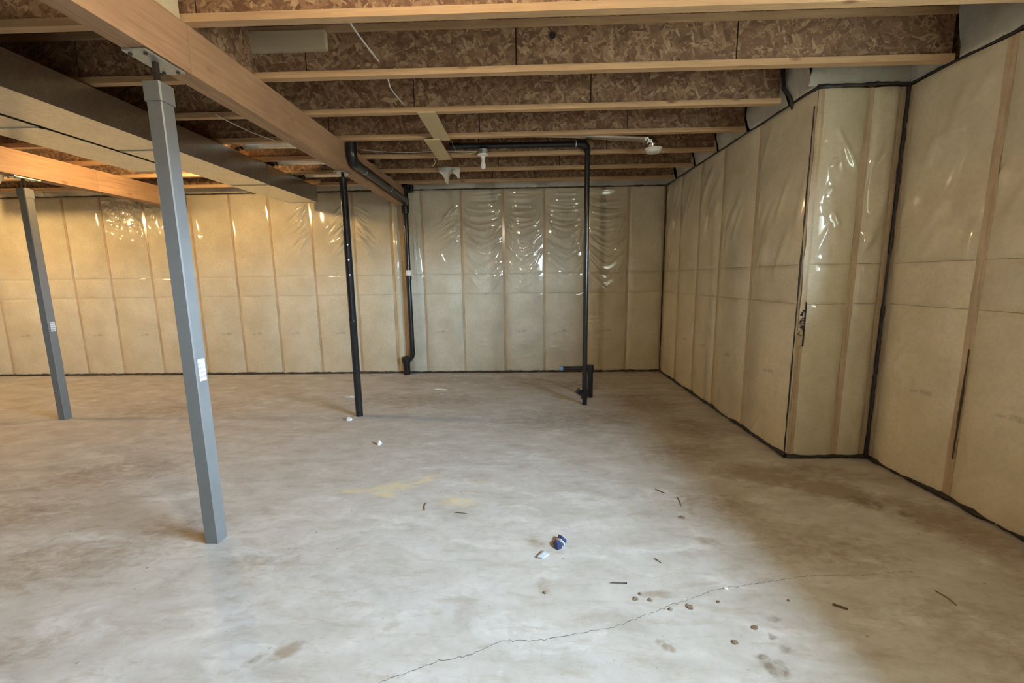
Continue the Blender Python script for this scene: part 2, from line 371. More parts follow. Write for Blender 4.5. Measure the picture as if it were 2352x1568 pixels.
# ------------------------------------------------------------------ film-covered framed walls
def ridge(h, U, Z, pts, a, w, taper=True):
    P = np.array(pts); best = np.full(U.shape, 1e9); tt = np.zeros(U.shape); n = len(P)-1
    for k in range(n):
        ax, az = P[k]; bx, bz = P[k+1]; dx, dz = bx-ax, bz-az; L2 = dx*dx+dz*dz+1e-9
        t = np.clip(((U-ax)*dx+(Z-az)*dz)/L2, 0, 1); d = np.hypot(U-ax-t*dx, Z-az-t*dz)
        m_ = d < best; best = np.where(m_, d, best); tt = np.where(m_, (k+t)/n, tt)
    f = np.exp(-(best/w)**2)
    if taper: f = f*np.clip(np.minimum(tt, 1-tt)*4+.15, 0, 1)
    h += 1.5*a*f*min(1.0, .6+.4*w/.012)
def wrinkles(style, U, Z, w, R):
    h = np.zeros_like(U)
    if style == 'swag':
        z0 = 2.70; k = 0
        while z0 > 1.55:
            sag = .012+.30*((2.70-z0)/1.0)**1.3; tl = R.uniform(-.03, .03)
            t0, t1 = sorted((R.uniform(-.02, .35), R.uniform(.65, 1.02)))
            ts = np.linspace(t0, t1, 12); pk = R.uniform(.4, .6)
            sh = 1-np.abs((ts-pk)/np.where(ts < pk, pk, 1-pk))**(2.0 if z0 > 2.3 else 1.35)
            pts = np.stack([ts*w, z0-sag*sh+tl*(ts-.5)], 1)
            ridge(h, U, Z, pts, R.uniform(.0035, .0075)*(-1 if R.random() < .25 else 1), R.uniform(.013, .030))
            z0 -= R.uniform(.035, .075)*(1 if z0 > 2.3 else 1.3); k += 1
        for _ in range(16):
            side = R.integers(0, 2); zp = R.uniform(1.5, 2.5); L = R.uniform(.12, .34); an = R.uniform(.7, 1.25)
            x0 = .02 if side == 0 else w-.02; sx = 1 if side == 0 else -1
            ridge(h, U, Z, [(x0, zp), (x0+sx*L*math.cos(an)*.6, zp-L*.55*math.sin(an)), (x0+sx*L*math.cos(an), zp-L*math.sin(an))], R.uniform(.003, .0065), R.uniform(.010, .022))
        for _ in range(7):
            zp = R.uniform(.2, 1.4); x0 = R.uniform(0, w*.5)
            ridge(h, U, Z, [(x0, zp), (x0+R.uniform(.1, .3), zp+R.uniform(-.06, .06))], .0025, .018)
    elif style == 'crumple':
        for _ in range(120):
            x0, zp = R.uniform(.02, w-.02), 2.70-abs(R.normal(0, .33)); an = R.uniform(0, math.pi); L = R.uniform(.04, .17)
            c = (x0+L*math.cos(an), zp-L*abs(math.sin(an)))
            ridge(h, U, Z, [(x0, zp), ((x0+c[0])/2+R.uniform(-.02, .02), (zp+c[1])/2+R.uniform(-.02, .02)), c], R.uniform(.002, .0045)*R.choice([-1, 1]), R.uniform(.011, .024))
        for _ in range(5):
            x0, zp = R.uniform(.02, w-.02), R.uniform(.3, 1.9); ridge(h, U, Z, [(x0, zp), (x0+R.uniform(-.15, .15), zp-R.uniform(.1, .3))], .003, .012)
    elif style in ('rays', 'rays2'):
        sx = -1 if style == 'rays' else 1; x0 = w if style == 'rays' else 0.0
        for _ in range(40):
            zp = R.uniform(2.05, 2.62); L = R.uniform(.10, .38); an = math.radians(R.uniform(25, 60)); o = R.uniform(0, .18)
            p0 = (x0+sx*o*math.cos(an), zp-o*math.sin(an)); p1 = (x0+sx*(o+L)*math.cos(an), zp-(o+L)*math.sin(an))
            ridge(h, U, Z, [p0, ((p0[0]+p1[0])/2, (p0[1]+p1[1])/2+R.uniform(-.02, .01)), p1], R.uniform(.003, .0065), R.uniform(.010, .022))
        for _ in range(8):
            xa, zp = R.uniform(.02, w-.02), R.uniform(.4, 1.9); ridge(h, U, Z, [(xa, zp), (xa+R.uniform(-.12, .12), zp-R.uniform(.08, .25))], .0025, .011)
    elif style == 'soft':
        for _ in range(9):
            xa, zp = R.uniform(0, w), R.uniform(1.7, 2.7); an = R.uniform(.9, 1.4); L = R.uniform(.2, .5)
            ridge(h, U, Z, [(xa, zp), (xa-L*math.cos(an), zp-L*math.sin(an))], R.uniform(.004, .008), R.uniform(.025, .045))
        for _ in range(6):
            xa, zp = R.uniform(0, w), R.uniform(.1, 1.2); ridge(h, U, Z, [(xa, zp), (xa+R.uniform(-.2, .2), zp-R.uniform(.05, .3))], .003, .02)
    elif style == 'shine':
        for _ in range(16):
            xa, zp = R.uniform(.01, w*.5), R.uniform(1.7, 2.66); an = R.uniform(1.0, 1.6); L = R.uniform(.08, .4)
            ridge(h, U, Z, [(xa, zp), (xa+L*math.cos(an)*R.choice([-1, 1]), zp-L*math.sin(an))], R.uniform(.003, .006), R.uniform(.014, .030))
    elif style == 'vertical':
        for _ in range(12):
            xa, zp = R.uniform(.01, w-.01), R.uniform(1.2, 2.7); L = R.uniform(.2, .9)
            ridge(h, U, Z, [(xa, zp), (xa+R.uniform(-.03, .03), zp-L)], R.uniform(.003, .007), R.uniform(.007, .012))
    else:
        for _ in range(7):
            xa, zp = R.uniform(0, w), R.uniform(.1, 2.7); ridge(h, U, Z, [(xa, zp), (xa+R.uniform(-.2, .2), zp-R.uniform(.05, .25))], .0022, .016)
    return h
def batt(parent, O, d, n, u0, u1, z0, z1, style, seed, mat, step, pil=.020, prints=()):
    R = np.random.default_rng(seed); w = u1-u0
    nu = max(6, int(round(w/step))+1); nz = max(4, int(round((z1-z0)/step))+1)
    us = np.linspace(0, w, nu); zs = np.linspace(z0, z1, nz); U, Z = np.meshgrid(us, zs)
    tu = np.abs(2*U/w-1); tz = np.minimum(Z-z0, z1-Z)
    hh = pil*(1-tu**3.2)*(.58+.42*np.clip(tz/.035, 0, 1)**.5)
    h = hh+wrinkles(style, U, Z, w, R)*np.clip((1-tu)*9, 0, 1)
    lump = sum(.003*np.sin(U*R.uniform(3, 9)+Z*R.uniform(2, 7)+R.uniform(0, 6)) for _ in range(3)); h = h+lump*(1-tu**4)
    P = np.array(O)[None, :]+np.outer((u0+U).ravel(), d)+np.outer(Z.ravel(), (0, 0, 1))+np.outer(h.ravel(), n)
    a = (np.arange(nz-1)[:, None]*nu+np.arange(nu-1)[None, :]).ravel(); F = np.stack([a, a+1, a+1+nu, a+nu], 1)
    # solid batt: close it at the back
    e = np.cross(np.array(d), (0, 0, 1))
    if np.dot(e, n) < 0: F = F[:, ::-1]
    me = bpy.data.meshes.new('insulation_batt'); grid_mesh(me, P, F); me.shade_smooth()
    pr = np.zeros(U.size)
    for (pu, pz, pw, ph) in prints:
        q = ((np.abs(U-pu) < pw) & (np.abs(Z-pz) < ph)).ravel(); pr[q] = .42
    ca = me.color_attributes.new('print', 'FLOAT_COLOR', 'POINT'); ca.data.foreach_set('color', np.stack([pr]*3+[np.ones_like(pr)], 1).astype(np.float32).ravel())
    me.materials.append(mat); o = bpy.data.objects.new('insulation_batt', me); COL.objects.link(o); o.parent = parent; return o
def frame_wall(name, label, O, d, n, L, studs, styles, seams=(1.22, 1.515), sw=.020, fine=.008, coarse=.016, seed=0, mats=None, pil=.020, ztop=H-.012, ext=(0, 0)):
    O, d, n = np.array(O, float), np.array(d, float), np.array(n, float)
    mb = MB(); c0 = O-n*.03-d*ext[0]; c1 = O+d*(L+ext[1])-n*.03; b0 = c0-n*.12; b1 = c1-n*.12
    i = 0; mb.v += [tuple(p+np.array((0, 0, z))) for z in (0, H) for p in (c0, c1, b1, b0)]
    mb.f += [(0, 1, 2, 3), (7, 6, 5, 4), (0, 4, 5, 1), (1, 5, 6, 2), (2, 6, 7, 3), (3, 7, 4, 0)]
    root = link(name, mb, M['concretewall']); tag(root, label, kind='structure')
    edges = [0.0]
    for s_ in studs:
        u, hw = s_ if isinstance(s_, tuple) else (s_, sw)
        sm = MB(); R = np.random.default_rng(int(abs(u)*1000)+seed); zs = np.linspace(.01, ztop, 24); A = []
        for z in zs:
            l = u-hw+R.normal(0, .0022); r = u+hw+R.normal(0, .0022)
            A.append((l, r, z))
        for k, (l, r, z) in enumerate(A):
            for uu, dep in ((l, -.03), (l+.003, .003), (r-.003, .003), (r, -.03)):
                sm.v.append(tuple(O+d*uu+n*dep+np.array((0, 0, z))))
            if k:
                j = 4*k; sm.f += [(j-4+q, j-3+q, j+1+q, j+q) for q in range(3)]
        link('stud', sm, M['stud'], root, fix=True)
        edges += [u-hw+.004, u+hw-.004]
    edges.append(L)
    for b in range(0, len(edges)-1, 2):
        u0, u1 = edges[b], edges[b+1]
        if u1-u0 < .03: continue
        st = styles.get(b//2, 'plain'); zz = [.012, *seams, ztop]
        R = np.random.default_rng(seed*97+b); mat = (mats or {}).get(b//2, M['batt'])
        for q in range(len(zz)-1):
            prints = ()
            if q == 0 and u1-u0 > .35 and R.random() < .85:
                pu = (u1-u0)*R.uniform(.35, .65); prints = ((pu-.045, .64, .028, .011), (pu+.035, .645, .035, .013))
            step = fine if (st in ('swag', 'crumple', 'rays', 'rays2', 'shine', 'vertical') and q == len(zz)-2) else (.012 if st == 'swag' else coarse)
            batt(root, O, d, n, u0, u1, zz[q]+.001, zz[q+1]-.001, st, seed*1000+b*10, mat, step, pil, prints)
    return root
bx = [-8.17, -7.552, -6.93, -6.343, -5.692, -4.976, -4.365, -3.778, -3.153, -2.518, (-1.955, .022), (-1.80, .055), -1.488, -.908, -.284, .317, .934, 1.548, (2.062, .02)]
bs = [((s_[0]-XL, s_[1]) if isinstance(s_, tuple) else s_-XL) for s_ in bx]
styles = {4: 'crumple', 5: 'crumple', 6: 'plain', 7: 'plain', 8: 'rays', 9: 'rays', 10: 'rays2', 11: 'vertical', 12: 'vertical', 13: 'rays', 14: 'swag', 15: 'swag', 16: 'swag', 17: 'swag', 18: 'soft'}
gm = {12: M['batt_grey'], 13: M['batt_grey'], 14: M['batt_grey'], 15: M['batt_grey'], 16: M['batt_grey']}
wall_back = frame_wall('wall_back', 'back wall of insulated bays under clear plastic film', (XL, YB, 0), (1, 0, 0), (0, -1, 0), XA-XL, bs, styles, seed=1, mats=gm, ext=(.1, .16))
rs = [YB-s_ for s_ in (6.35, 5.76, 5.16, 4.59, 3.94)]
wall_far = frame_wall('wall_right_far', 'far right wall of insulated bays under clear plastic film', (XA, YB, 0), (0, -1, 0), (-1, 0, 0), YB-YS, rs, {k: 'soft' for k in range(1, 8)}, seed=2, pil=.026, ext=(.16, 0))
wall_ret = frame_wall('wall_return', 'short return wall at the jog, plastic film shining in daylight', (XA, YS, 0), (1, 0, 0), (0, -1, 0), XC-XA, [(.026, .026), (.365, .026), (.585, .02)], {1: 'shine', 2: 'soft', 3: 'soft'}, seed=3, pil=.022, ext=(0, .16))
wall_near = frame_wall('wall_right_near', 'near right wall of insulated bays under clear plastic film', (XC, YS, 0), (0, -1, 0), (-1, 0, 0), YS-1.90, [(.03, .018), (YS-2.60, .03), (YS-1.99, .024)], {1: 'soft', 2: 'soft', 3: 'soft'}, seed=4, pil=.026, ext=(.16, 0))
# the rest of the near wall, with a deep-set window out of view
WY0, WY1, WZ0, WZ1, DEP = -.45, 1.80, 1.60, 2.40, .55
mb = MB(); mb.box(XC, XC+DEP, WY1, 1.90, 0, H); mb.box(XC, XC+DEP, YF, WY0, 0, H); mb.box(XC, XC+DEP, WY0, WY1, 0, WZ0); mb.box(XC, XC+DEP, WY0, WY1, WZ1, H)
tag(link('wall_right_window', mb, M['batt']), 'right wall around the deep-set basement window', kind='structure')
mb = MB(); fx = XC+DEP-.05
mb.box(fx, fx+.06, WY0, WY0+.05, WZ0, WZ1).box(fx, fx+.06, WY1-.05, WY1, WZ0, WZ1).box(fx, fx+.06, WY0+.05, WY1-.05, WZ0, WZ0+.05).box(fx, fx+.06, WY0+.05, WY1-.05, WZ1-.05, WZ1).box(fx, fx+.06, 1.28, 1.32, WZ0+.05, WZ1-.05)
win = tag(link('window_1', mb, M['white']), 'white framed slider window set deep in the right wall', kind='structure')
for a_, b_ in ((WY0+.05, 1.28), (1.32, WY1-.05)):
    link('pane', MB().box(fx+.025, fx+.031, a_, b_, WZ0+.05, WZ1-.05), M['pane'], win)
tag(link('wall_left', MB().box(XL-.15, XL, YF, YB, 0, ZT), M['batt']), 'left wall behind film', kind='structure')
tag(link('wall_front', MB().box(XL, XC+.4, YF-.15, YF, 0, ZT), M['batt']), 'wall behind the camera', kind='structure')
ceiling = tag(link('ceiling', MB().box(XL-.1, XC+.5, YF-.1, YB+.2, ZT, ZT+.02), M['osb_floor']), 'strand board subfloor above the joists', kind='structure')
mb = MB(); mb.box(XL-.5, 3.6, YB+.16, YB+.4, -.1, 3.2).box(XL-.5, XL-.16, YF-.4, YB+.4, -.1, 3.2).box(XL-.5, 3.6, YF-.4, YF-.16, -.1, 3.2)  # unseen outer boxes, added so no sky light leaks through the corners
mb.box(XC+DEP, XC+DEP+.15, WY1, YB+.4, -.1, 3.2).box(XC+DEP, XC+DEP+.15, YF-.4, WY0, -.1, 3.2).box(XC+DEP, XC+DEP+.15, WY0, WY1, -.1, WZ0).box(XC+DEP, XC+DEP+.15, WY0, WY1, WZ1, 3.2)
mb.box(XL-.5, XC+DEP+.15, YF-.4, YB+.4, ZT+.021, ZT+.15)
tag(link('wall_light_seal', mb, M['concretewall']), 'concrete shell added around the basement to keep sky light out', kind='structure')

# black acoustical sealant along the edges of the film
def bead(parent, pts, r, mat, seed, step=.03, flat=(1, 1), jit=.35):
    R = np.random.default_rng(seed); out, rad = [], []
    for p, q in zip(pts, pts[1:]):
        p, q = np.array(p, float), np.array(q, float); m_ = max(2, int(np.linalg.norm(q-p)/step))
        for k in range(m_):
            out.append(p+(q-p)*k/m_+R.normal(0, r*.16, 3)); rad.append(r*max(.45, 1+R.normal(0, jit)))
    out.append(np.array(pts[-1], float)); rad.append(r)
    rad = [float(np.mean(rad[max(0, k-1):k+2])) for k in range(len(rad))]
    return link('sealant_bead', MB().tube(out, rad, 6), mat, parent, True)
bead(wall_back, [(XL, YB-.012, .018), (XA, YB-.012, .018)], .015, M['sealbrown'], 1)
bead(wall_back, [(XL, YB-.01, H-.004), (XA, YB-.01, H-.004)], .009, M['sealbrown'], 2, jit=.5)
bead(wall_far, [(XA-.012, YB-.012, .018), (XA-.012, YS-.01, .018)], .016, M['seal'], 3)
bead(wall_far, [(XA-.008, YB-.01, H-.004), (XA-.008, YS-.012, H-.004)], .010, M['seal'], 4, jit=.4)
bead(wall_far, [(XA-.016, YB-.016, .02), (XA-.016, YB-.016, H)], .008, M['sealbrown'], 5)
bead(wall_far, [(XA-.010, YS+.014, .02), (XA-.010, YS+.014, H-.12)], .0038, M['seal'], 6, jit=.7)
bead(wall_ret, [(XA-.012, YS-.014, .016), (XC-.012, YS-.014, .016)], .014, M['seal'], 7)
bead(wall_ret, [(XA-.012, YS-.010, H), (XA+.2, YS-.012, H+.004), (XC-.012, YS-.014, H+.004)], .014, M['seal'], 8, jit=.3)
bead(wall_ret, [(XC-.018, YS-.018, .02), (XC-.018, YS-.018, 1.2)], .009, M['seal'], 9)
bead(wall_ret, [(XC-.018, YS-.018, 1.2), (XC-.018, YS-.018, 1.58)], .004, M['sealbrown'], 10)
bead(wall_ret, [(XC-.018, YS-.018, 1.58), (XC-.018, YS-.018, 1.66), (XC-.018, YS-.018, 1.72), (XC-.018, YS-.018, H)], .010, M['seal'], 11, jit=.45)
bead(wall_near, [(XC-.012, YS-.014, .018), (XC-.012, 1.9, .018)], .017, M['seal'], 12)
bead(wall_near, [(XC-.010, YS-.014, H), (XC-.010, 1.9, H)], .009, M['seal'], 13, jit=.25)
bead(wall_near, [(XC-.010, 2.585, .28), (XC-.010, 2.585, .98)], .0045, M['sealbrown'], 14, jit=.5)
# smeared sealant on the corner stud of the jog
mb = MB(); R = np.random.default_rng(5); z = .90
while z < 1.22:
    mb.box(XA+.043, XA+.050, YS-.010, YS-.002, z, z+.022, R.uniform(-.2, .2)); z += .021
for k in range(26):
    z = R.uniform(.98, 1.17); x = R.uniform(.004, .034); mb.box(XA+x, XA+x+R.uniform(.006, .016), YS-.008, YS-.002, z, z+R.uniform(.003, .018), R.uniform(-.3, .3))
tag(link('sealant_smear', mb, M['seal'], wall_ret), kind='stuff')

# film over the rim between the joists
J0, JS = 2.284, .6096; FW, FH = .052, .038
def rim(parent, a, b, n, off, z0=H+.004, z1=ZT, seed=0, name='rim_film'):
    a, b, n = np.array(a, float), np.array(b, float), np.array(n, float); R = np.random.default_rng(seed)
    mb = MB(); N, K = 22, 12
    for k in range(K+1):
        for q in range(N+1):
            t, s_ = q/N, k/K
            p = a+(b-a)*t+n*(off*(.25+.75*min(1, s_*2.2))+.012*math.sin(6*t+seed)*math.sin(5*s_)+R.normal(0, .0022)); mb.v.append((p[0], p[1], z0+(z1-z0)*s_))
    for k in range(K):
        for q in range(N): i = k*(N+1)+q; mb.f.append((i, i+1, i+N+2, i+N+1))
    o = link(name, mb, M['rim'], parent, True, fix=False); return o
yj = [J0+JS*k for k in range(7)]
for k in range(2, 6): rim(wall_far, (XA, yj[k]+FW, 0), (XA, yj[k+1], 0), (-1, 0, 0), .052, seed=k)
rim(wall_far, (XA, yj[6]+FW, 0), (XA, YB, 0), (-1, 0, 0), .052, seed=7)
rim(wall_far, (XA, YS-.0, 0), (XA, yj[2], 0), (-1, 0, 0), .075, seed=8)
rim(wall_ret, (XA-.075, YS, 0), (XC, YS, 0), (0, -1, 0), .03, seed=9)
rim(wall_near, (XC, yj[1]+FW, 0), (XC, YS, 0), (-1, 0, 0), .03, seed=10)
rim(wall_near, (XC, yj[0]+FW, 0), (XC, yj[1], 0), (-1, 0, 0), .035, seed=11)
rim(wall_near, (XC, 1.42, 0), (XC, yj[0], 0), (-1, 0, 0), .035, seed=12)
for k in range(12):
    xa = XL+(XA-XL)*k/12; rim(wall_back, (xa, YB, 0), (xa+(XA-XL)/12, YB, 0), (0, -1, 0), .035, seed=20+k)
bead(wall_far, [(XA-.115, yj[2]-.01, ZT-.01), (XA-.10, yj[2]-.012, H+.10), (XA-.05, yj[2]-.014, H+.045), (XA-.015, yj[2]-.016, H-.05)], .013, M['seal'], 30, jit=.3)
tag(link('wall_right_upper', MB().box(XC+.02, XC+.4, YF, YS+.02, H, ZT).box(XA+.02, XC+.4, YS+.02, YB+.15, H, ZT).box(XL, XA+.1, YB+.02, YB+.15, H, ZT), M['osb']), 'rim boards closing the joist ends above the walls', kind='structure')

# ------------------------------------------------------------------ floor joists
seams = {0: [-4.4, -3.1, -1.639, 1.1], 1: [-4.3, -2.9, -1.388, -.031, 1.353], 2: [-5.0, -3.6, -2.2, -.843, .539], 3: [-4.6, -3.2, -1.8, -.39, .97],
         4: [-4.7, -3.3, -1.9, -.463, .898], 5: [-4.4, -3.0, -1.7, -.284, .453], 6: [-4.5, -3.1, -1.75, -.397, .164]}
xend = {0: 2.67, 1: 2.675, 2: 1.985, 3: 2.03, 4: 2.03, 5: 2.03, 6: 2.03}
jl = ['nearest floor joist at the top edge of the picture, lit orange by a bulb', 'second floor joist from the camera, with a pale board on its web',
      'third floor joist from the camera, holding the near end of the strapping', 'fourth floor joist from the camera, crossed by pale strapping boards',
      'fifth floor joist from the camera, behind the unlit bulb and black pipe', 'sixth floor joist from the camera, white insulation scrap hanging from it',
      'farthest floor joist, next to the back wall']
for k in range(7):
    y = yj[k]; yc = y+FW/2
    t = thing('floor_joist', (-3.2, y, H), jl[k], 'joist', 'wooden I-joists under the subfloor')
    fl = MB()
    cuts = [XL+.02]
    while cuts[-1] < xend[k]-3.5: cuts.append(cuts[-1]+random.uniform(2.6, 3.4))
    fl.box(XL+.02, xend[k], y, y+FW, H, H+FH); link('bottom_flange', fl, M['flange'], t)
    link('top_flange', MB().box(XL+.02, xend[k], y, y+FW, ZT-FH, ZT-.001), M['flange'], t)
    ss = [XL+.02]+[s_ for s_ in seams[k]]+[xend[k]]
    for a_, b_ in zip(ss, ss[1:]):
        link('web_panel', MB().box(a_+.004, b_-.004, yc-.005, yc+.005, H+FH-.006, ZT-FH+.006), M['osb'], t)
    for s_ in seams[k]: link('seam_gap', MB().box(s_-.012, s_+.012, yc-.001, yc+.004, H+FH, ZT-FH), M['dark'], t)
    if k == 1:
        link('knockout', MB().tube([(.20, yc-.0065, 2.955), (.20, yc-.004, 2.955)], .022, 14), M['dark'], t)
        link('filler_board', MB().box(-1.735, -1.235, yc-.05, yc-.006, 2.897, 3.005), M['filler'], t)['label'] = 'pale smooth filler board nailed to the web'

# ------------------------------------------------------------------ beams
def beam(x0, x1, label, cuts):
    t = thing('built_up_beam', ((x0+x1)/2, 2, 2.50), label, 'beam', 'built-up wooden beams'); w = (x1-x0)/3
    for q in range(3):
        ys = [YF]+cuts[q]+[YB-.16]
        for a_, b_ in zip(ys, ys[1:]):
            link('beam_ply', MB().box(x0+q*w+.0008, x0+(q+1)*w-.0008, a_+.0012, b_-.0012, 2.50+.0015*((q*7) % 3), H), M['beam'], t)
    return t
beam(-1.806, -1.692, 'long wooden beam overhead, resting on the near grey post and the black post', [[.9, 5.2], [3.4], [2.30, 5.5]])
beam(-5.02, -4.906, 'wooden beam lit orange behind the ducts, resting on the far left grey post', [[1.5, 5.0], [3.2], [4.95]])

# ------------------------------------------------------------------ steel posts
def screw_head(t, cx, cy, z0, z1, px, py):
    zs = np.linspace(z0, z1, 25); link('jack_screw', MB().tube([(cx, cy, z) for z in zs], [.0155 if k % 2 else .013 for k in range(25)], 12), M['screw'], t)
    link('top_plate', MB().box(cx-px, cx+px, cy-py, cy+py, z1, z1+.0095), M['zinc'], t)
    for sx in (-1, 1):
        for sy in (-1, 1): link('plate_bolt', MB().tube([(cx+sx*px*.66, cy+sy*py*.8, z1-.007), (cx+sx*px*.66, cy+sy*py*.8, z1)], .008, 6), M['screw'], t)
def square_post(cx, cy, label, st):
    s_ = .0385
    t = thing('steel_post', (cx, cy, 0), label, 'post', 'adjustable steel posts')
    link('post_tube', MB().box(cx-s_, cx+s_, cy-s_, cy+s_, 0, 2.35, bev=.005), M['post'], t)
    link('post_cap', MB().box(cx-s_-.006, cx+s_+.006, cy-s_-.006, cy+s_+.006, 2.305, 2.392, bev=.006).box(cx-s_+.012, cx+s_-.012, cy-s_+.012, cy+s_-.012, 2.392, 2.402, bev=.004), M['post'], t)
    screw_head(t, cx, cy, 2.40, 2.4885, .055, .115)
    x = cx+s_
    link('label_sticker', MB().box(x, x+.0006, cy-.022, cy+.026, *st), M['sticker'], t)['label'] = 'white printed label sticker'
    return t
square_post(-1.755, 2.148, 'large grey square steel post nearest the camera, white label sticker on it', (.925, 1.045))
square_post(-4.985, 4.262, 'grey square steel post at far left under the orange lit beam', (.955, 1.055))
t = thing('steel_post', (-1.777, 4.318, 0), 'black round steel post with three pin holes under the long beam', 'post', 'adjustable steel posts')
link('post_tube', MB().lathe((-1.777, 4.318, 0), [(.037, 0), (.037, 1.02), (.0385, 1.022), (.0385, 1.03), (.037, 1.032), (.037, 2.452), (.030, 2.456)], 20), M['black'], t, True)
screw_head(t, -1.777, 4.318, 2.455, 2.4885, .055, .09)
for z in (1.80, 1.65, 1.50):
    an = math.atan2(-4.318, 1.777)
    c = Vector((-1.777+.036*math.cos(an), 4.318+.036*math.sin(an), z)); dv = Vector((math.cos(an), math.sin(an), 0))
    link('pin_hole', MB().tube([c, c+dv*.003], .008, 10), M['white'], t)['label'] = 'bright round pin hole'

# ------------------------------------------------------------------ ducts
def trunk(x0, x1, z0, z1, ys, label):
    t = thing('trunk_duct', ((x0+x1)/2, 2, z0), label, 'duct', 'rectangular sheet metal ducts')
    for a_, b_ in zip(ys, ys[1:]):
        link('duct_section', MB().box(x0, x1, a_+.001, b_-.001, z0, z1), M['galv'], t)
    for a_ in ys[1:-1]:
        link('drive_cleat', MB().box(x0-.006, x1+.006, a_-.012, a_+.012, z0-.006, z0).box(x1, x1+.006, a_-.012, a_+.012, z0-.006, z1).box(x0-.006, x0, a_-.012, a_+.012, z0-.006, z1), M['galv'], t)
    link('duct_end_cap', MB().box(x0-.004, x1+.004, ys[-1], ys[-1]+.006, z0-.004, z1+.004), M['galv'], t)
    return t
trunk(-3.28, -2.83, 2.515, 2.728, [YF, -.1, 1.1, 2.3, 3.55, 4.85, 5.955], 'long sheet metal trunk duct right of the other duct, ending near the back wall')
trunk(-3.76, -3.32, 2.515, 2.728, [YF, .2, 1.6, 3.0, 4.20], 'shorter sheet metal duct left of the long trunk duct')
def branch(y, x1, label, first):
    t = thing('branch_duct', (-2.95, y, 2.728), label, 'duct', 'round branch ducts off the trunk')
    e = arc((-2.86, y, 2.745), (-1, 0, 0), (0, 0, 1), .09, 0, math.pi/2, 6)
    link('elbow', MB().tube([(-2.95, y, 2.729)]+e, .062, 16), M['shiny'], t, True)
    p = [(-2.86, y, 2.835)]+[(-2.86+(x1+2.86)*k/6, y, 2.835) for k in range(1, 7)]
    link('round_pipe', MB().tube(p, .060, 18), M['galv'], t, True)
    for xx in (-2.84, -2.30): link('crimp_band', MB().tube([(xx, y, 2.835), (xx+.03, y, 2.835)], .0635, 18), M['shiny'], t, True)
for y, lb in ((4.44, 'nearest round branch duct running from the trunk duct over the beam'), (5.05, 'middle round branch duct between the trunk duct and the beam'), (5.66, 'farthest round branch duct beside the top of the black post')):
    branch(y, -1.62, lb, True)
t = thing('branch_duct', (-6.0, 4.95, 2.55), 'shiny round duct elbow behind the far left grey post', 'duct')
link('round_pipe', MB().tube([(-7.6, 4.95, 2.64), (-6.2, 4.95, 2.64)], .062, 16), M['galv'], t, True)
link('elbow', MB().tube(arc((-6.2, 4.95, 2.74), (0, 0, -1), (1, 0, 0), .10, 0, math.pi/2, 6), .062, 16), M['shiny'], t, True)

# exhaust duct and white vent
t = thing('exhaust_vent', (1.31, 4.44, 2.66), 'silver exhaust duct with elbow and white round grille between joists', 'vent')
link('round_pipe', MB().tube([(-.16, 4.44, ZT), (-.16, 4.44, 2.95), (-.14, 4.44, 2.90), (-.09, 4.44, 2.877), (-.03, 4.44, 2.873), (.5, 4.44, 2.856), (1.20, 4.44, 2.802)], .043, 16), M['shiny'], t, True)
link('crimp_band', MB().tube([(.86, 4.44, 2.8285), (.89, 4.44, 2.8265)], .046, 16), M['shiny'], t, True)
link('crimp_band', MB().tube([(1.19, 4.44, 2.8035), (1.215, 4.44, 2.802)], .047, 16), M['shiny'], t, True)
el = arc((1.205, 4.44, 2.70), (0, 0, 1), (1, 0, 0), .10, 0, math.pi/2, 10)
link('elbow', MB().tube(el, [.047 if k % 3 else .043 for k in range(11)], 16), M['shiny'], t, True)
link('grille_collar', MB().lathe((1.305, 4.44, 2.655), [(.062, .0), (.070, .004), (.072, .022), (.083, .026), (.085, .034), (.082, .042), (.05, .044)], 24), M['white'], t, True)['label'] = 'white round grille'

# ------------------------------------------------------------------ black drain pipes
t = thing('drain_pipe', (.685, 4.685, 0), 'tall thin black drain pipe standing free on the floor, turning along the joist', 'pipe')
r = .028; X0, Y0 = .688, 4.680
link('riser', MB().tube([(X0, Y0, .16), (X0, Y0, 1.4), (X0, Y0, 2.755)], r, 16), M['abs'], t, True)
link('elbow', MB().tube([(X0, Y0, 2.74)]+arc((X0-.06, Y0, 2.765), (1, 0, 0), (0, 0, 1), .06, 0, math.pi/2, 6)+[(X0-.09, Y0, 2.825)], .034, 16), M['abs'], t, True)
link('horizontal_run', MB().tube([(X0-.08, Y0, 2.825), (-.2, Y0, 2.828), (-.72, Y0, 2.832)], r, 16), M['abs'], t, True)
link('end_fitting', MB().tube([(-.66, Y0, 2.832), (-.76, Y0, 2.832)], .036, 14), M['abs'], t, True)
link('white_band', MB().tube([(X0-.125, Y0, 2.8255), (X0-.118, Y0, 2.8255)], .0295, 14), M['white'], t, True)['label'] = 'thin white glue ring'
link('floor_wye', MB().tube([(X0+.004, Y0, 0), (X0+.004, Y0, .06), (X0, Y0, .075), (X0, Y0, .17)], [.027, .027, .036, .036], 14).tube([(X0, Y0-.01, .10), (X0-.05, Y0-.03, .145), (X0-.085, Y0-.045, .175)], [.026, .028, .032], 12), M['abs'], t, True)
t = thing('drain_stub', (.80, 4.98, 0), 'short black capped drain stub with a side arm, behind the tall thin pipe', 'pipe')
link('standpipe', MB().tube([(.80, 4.98, 0), (.80, 4.98, .36)], .034, 16), M['abs'], t, True)
link('hub', MB().tube([(.80, 4.98, .31), (.80, 4.98, .40)], .041, 16), M['abs'], t, True)
link('side_arm', MB().tube([(.80, 4.98, .362), (.46, 4.98, .362)], .024, 14), M['abs'], t, True)
link('end_cap', MB().tube([(.47, 4.98, .362), (.43, 4.98, .362)], .029, 14), M['bluecap'], t, True)['label'] = 'small blue end cap'
